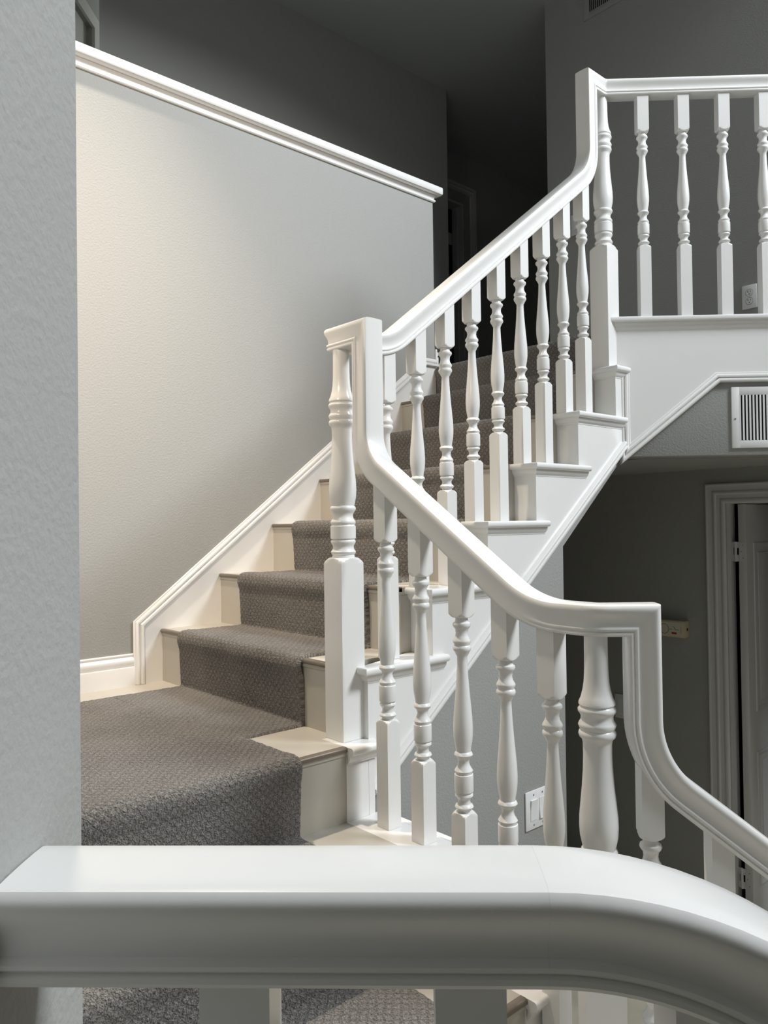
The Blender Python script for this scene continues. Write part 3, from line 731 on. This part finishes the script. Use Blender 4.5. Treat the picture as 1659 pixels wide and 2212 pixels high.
# vents
def vent(F, w, h, x_s, n, pitch, z0, z1, label, lean=.006, sw=.0062, m='grille', dd=.009):
    t = thing('air_vent', label, 'air vent', F[0])
    def fr(bm):
        x0, x1 = -w / 2, w / 2; xi0 = x_s - pitch * .5; xi1 = x_s + pitch * (n - .5)
        pbox(bm, F, x0, xi0, -h / 2, h / 2, 0, .009, bev=.002); pbox(bm, F, xi1, x1, -h / 2, h / 2, 0, .009, bev=.002)
        pbox(bm, F, xi0 - .003, xi1 + .003, z1, h / 2, 0, .009, bev=.002); pbox(bm, F, xi0 - .003, xi1 + .003, -h / 2, z0, 0, .009, bev=.002)
    dev(t, 'frame', m, fr)
    dev(t, 'duct_shade_sheet', 'dark', lambda bm: pbox(bm, F, x_s - pitch, x_s + pitch * n, z0 - .004, z1 + .004, .0004, .0012))  # flat dark sheet, paints the shade inside the duct
    def slats(bm):
        o, X, out = F
        for i in range(n + 1):
            xx = x_s + pitch * (i - .5); hw = (pitch - sw) / 2
            sec = [(xx - hw, .009), (xx + hw, .009), (xx + hw + lean * .3, .002), (xx - hw + lean * .3, .002)]
            a = [bm.verts.new(o + X * p_ + out * d + Zup * z0) for p_, d in sec]; b_ = [bm.verts.new(o + X * p_ + out * d + Zup * z1) for p_, d in sec]
            bm.faces.new(a); bm.faces.new(b_[::-1])
            for q in range(4): bm.faces.new((a[q], b_[q], b_[(q + 1) % 4], a[(q + 1) % 4]))
    dev(t, 'slats', m, slats)
    for sx in (-1, 1): dev(t, 'screw', 'steel', lambda bm: disc(bm, F, sx * (w / 2 - .012), -.005, .0035, .008, .0105, 10))
    return t
sv = .4586; wv = .356
F = (Q(sv + wv / 2, .3775, NF + .002), B, -N)
vent(F, wv, .229, -wv / 2 + .037, 22, .01262, -.086, .084, 'white louvred air vent below the balcony at the right edge')
F = frame3((3.92, 2.556 - .21, 3.065), (0, -1, 0), (-1, 0, 0))
vent(F, .42, .225, -.165, 26, .0128, -.075, .078, 'painted air vent high on the upstairs wall, cut by the top of the picture', sw=.0088, m='wall', lean=-.006)
# old beige control box
F = frame3((W, 1.915, -.535), (0, -1, 0), (-1, 0, 0))
t = thing('thermostat', 'old beige wall control with a dial drawing and a small red label', 'thermostat', F[0])
hx, hz, dp = .098, .0400, .048
dev(t, 'housing', 'beige', lambda bm: pbox(bm, F, -hx, hx, -hz, hz, 0, dp, bev=.002))
fp = dev(t, 'face_plate', 'face', lambda bm: pbox(bm, F, -hx + .012, hx - .011, -hz + .006, hz - .007, dp - .0005, dp + .0015))
def marks(bm):
    o, X, out = F
    def arc(cx, cz2, r, w_, a0, a1, sg=28):
        vs = []
        for i in range(sg + 1):
            a = a0 + (a1 - a0) * i / sg
            vs.append([bm.verts.new(o + X * (cx + q * math.cos(a)) + Zup * (cz2 + q * math.sin(a)) + out * (dp + .0019)) for q in (r - w_, r + w_)])
        for p_, q in zip(vs, vs[1:]): bm.faces.new((p_[0], p_[1], q[1], q[0]))
    arc(-.006, -.001, .0235, .0010, 0, 2 * math.pi)
    arc(.040, .002, .0095, .0009, -.3, 1.5, 10)
    pbox(bm, F, .021, .034, -.0025, -.0008, dp + .0012, dp + .002); pbox(bm, F, .050, .069, -.0030, -.0013, dp + .0012, dp + .002)
dev(t, 'dial_drawing', 'ink', marks, fp)
dev(t, 'label_sticker', 'red', lambda bm: pbox(bm, F, .033, .058, -.0245, -.0155, dp + .001, dp + .0022), fp)
def sidebtn(bm): pbox(bm, F, hx, hx + .003, -.006, .006, .018, .026)
dev(t, 'side_button', 'black', sidebtn)
dev(t, 'slide_lever', 'beige', lambda bm: pbox(bm, F, hx - .019, hx - .012, -.018, .012, dp, dp + .004))

# ================================================================= lights
def area(name, loc, tgt, sx, sy, power, col, spread=180):
    l = bpy.data.lights.new(name, 'AREA'); l.shape = 'RECTANGLE'; l.size = sx; l.size_y = sy; l.energy = power; l.color = col; l.spread = math.radians(spread)
    o = bpy.data.objects.new(name, l); C.objects.link(o); o.location = loc
    o.rotation_euler = (V(tgt) - V(loc)).to_track_quat('-Z', 'Y').to_euler(); return o
bm = bmesh.new()                                     # unseen wall added behind the camera to block light
ang_box(bm, B * -1.6 - N * 1.2, B * 1.9 - N * 1.2, ZF, 5.0); st('light_block_wall', bm)
bm = bmesh.new(); prism(bm, [B * WB + N * .28 + Zup * .6, B * 2.2 + N * .28 + Zup * .6, B * 2.2 - N * 1.15 + Zup * .6, B * WB - N * 1.15 + Zup * .6], (0, 0, .25)); st('shade_slab_near', bm, 'ceil')  # unseen slab added overhead to darken the front of the near rail
area('window_light', (4.05, -2.5, 4.55), (1.9, 1.3, .2), 1.8, 1.6, 580, (.90, .95, 1.0))
sp = bpy.data.lights.new('wall_lamp_light', 'SPOT'); sp.energy = 78; sp.color = (1.0, .80, .61); sp.spot_size = math.radians(106); sp.spot_blend = 1.0; sp.shadow_soft_size = .08
o = bpy.data.objects.new('wall_lamp_light', sp); C.objects.link(o); o.location = (.27, 1.32, .95)
o.rotation_euler = (V((1.05, 2.66, .50)) - o.location).to_track_quat('-Z', 'Y').to_euler()
def spot(name, loc, tgt, P_, col, size, blend=.8, soft=.06):
    l = bpy.data.lights.new(name, 'SPOT'); l.energy = P_; l.color = col; l.spot_size = math.radians(size); l.spot_blend = blend; l.shadow_soft_size = soft
    o = bpy.data.objects.new(name, l); C.objects.link(o); o.location = loc; o.rotation_euler = (V(tgt) - V(loc)).to_track_quat('-Z', 'Y').to_euler()
spot('recessed_light', (.80, 2.05, 3.12), (.86, 2.0, -.5), 380, (1.0, .86, .70), 62)
pl_ = bpy.data.lights.new('added_hall_fill', 'POINT'); pl_.energy = 8; pl_.color = (.95, 1, .97); pl_.shadow_soft_size = .1  # added lamp with no known source, brightens the upper left door
o = bpy.data.objects.new('added_hall_fill', pl_); C.objects.link(o); o.location = (2.5, 4.26, 2.7)
w = bpy.data.worlds.new('World'); bpy.context.scene.world = w; w.use_nodes = True
bg = w.node_tree.nodes['Background']; bg.inputs[0].default_value = (.85, .92, 1.0, 1); bg.inputs[1].default_value = .155

# ================================================================= camera
cf, cp_, cr_, ca = 1661.81, .01452, -.01325, .8427
Fd = V((math.cos(ca) * math.cos(cp_), math.sin(ca) * math.cos(cp_), math.sin(cp_)))
Rr = V((math.sin(ca), -math.cos(ca), 0)); Uu = Rr.cross(Fd)
R2 = Rr * math.cos(cr_) + Uu * math.sin(cr_); U2 = Uu * math.cos(cr_) - Rr * math.sin(cr_)
cam = bpy.data.cameras.new('camera'); co = bpy.data.objects.new('camera', cam); C.objects.link(co)
cam.sensor_fit = 'HORIZONTAL'; cam.sensor_width = 36; cam.lens = 36 * cf / 1659; cam.clip_start = .02
mt = Matrix((R2, U2, -Fd)).transposed().to_4x4(); co.matrix_world = mt
bpy.context.scene.camera = co
for o in list(C.objects):
    if o.parent is None:
        o.location.z += OFF
        o.name = o.name
vs_ = bpy.context.scene.view_settings
vs_.view_transform = 'Standard'; vs_.look = 'None'; vs_.exposure = 0.05; vs_.gamma = 1; vs_.use_curve_mapping = False
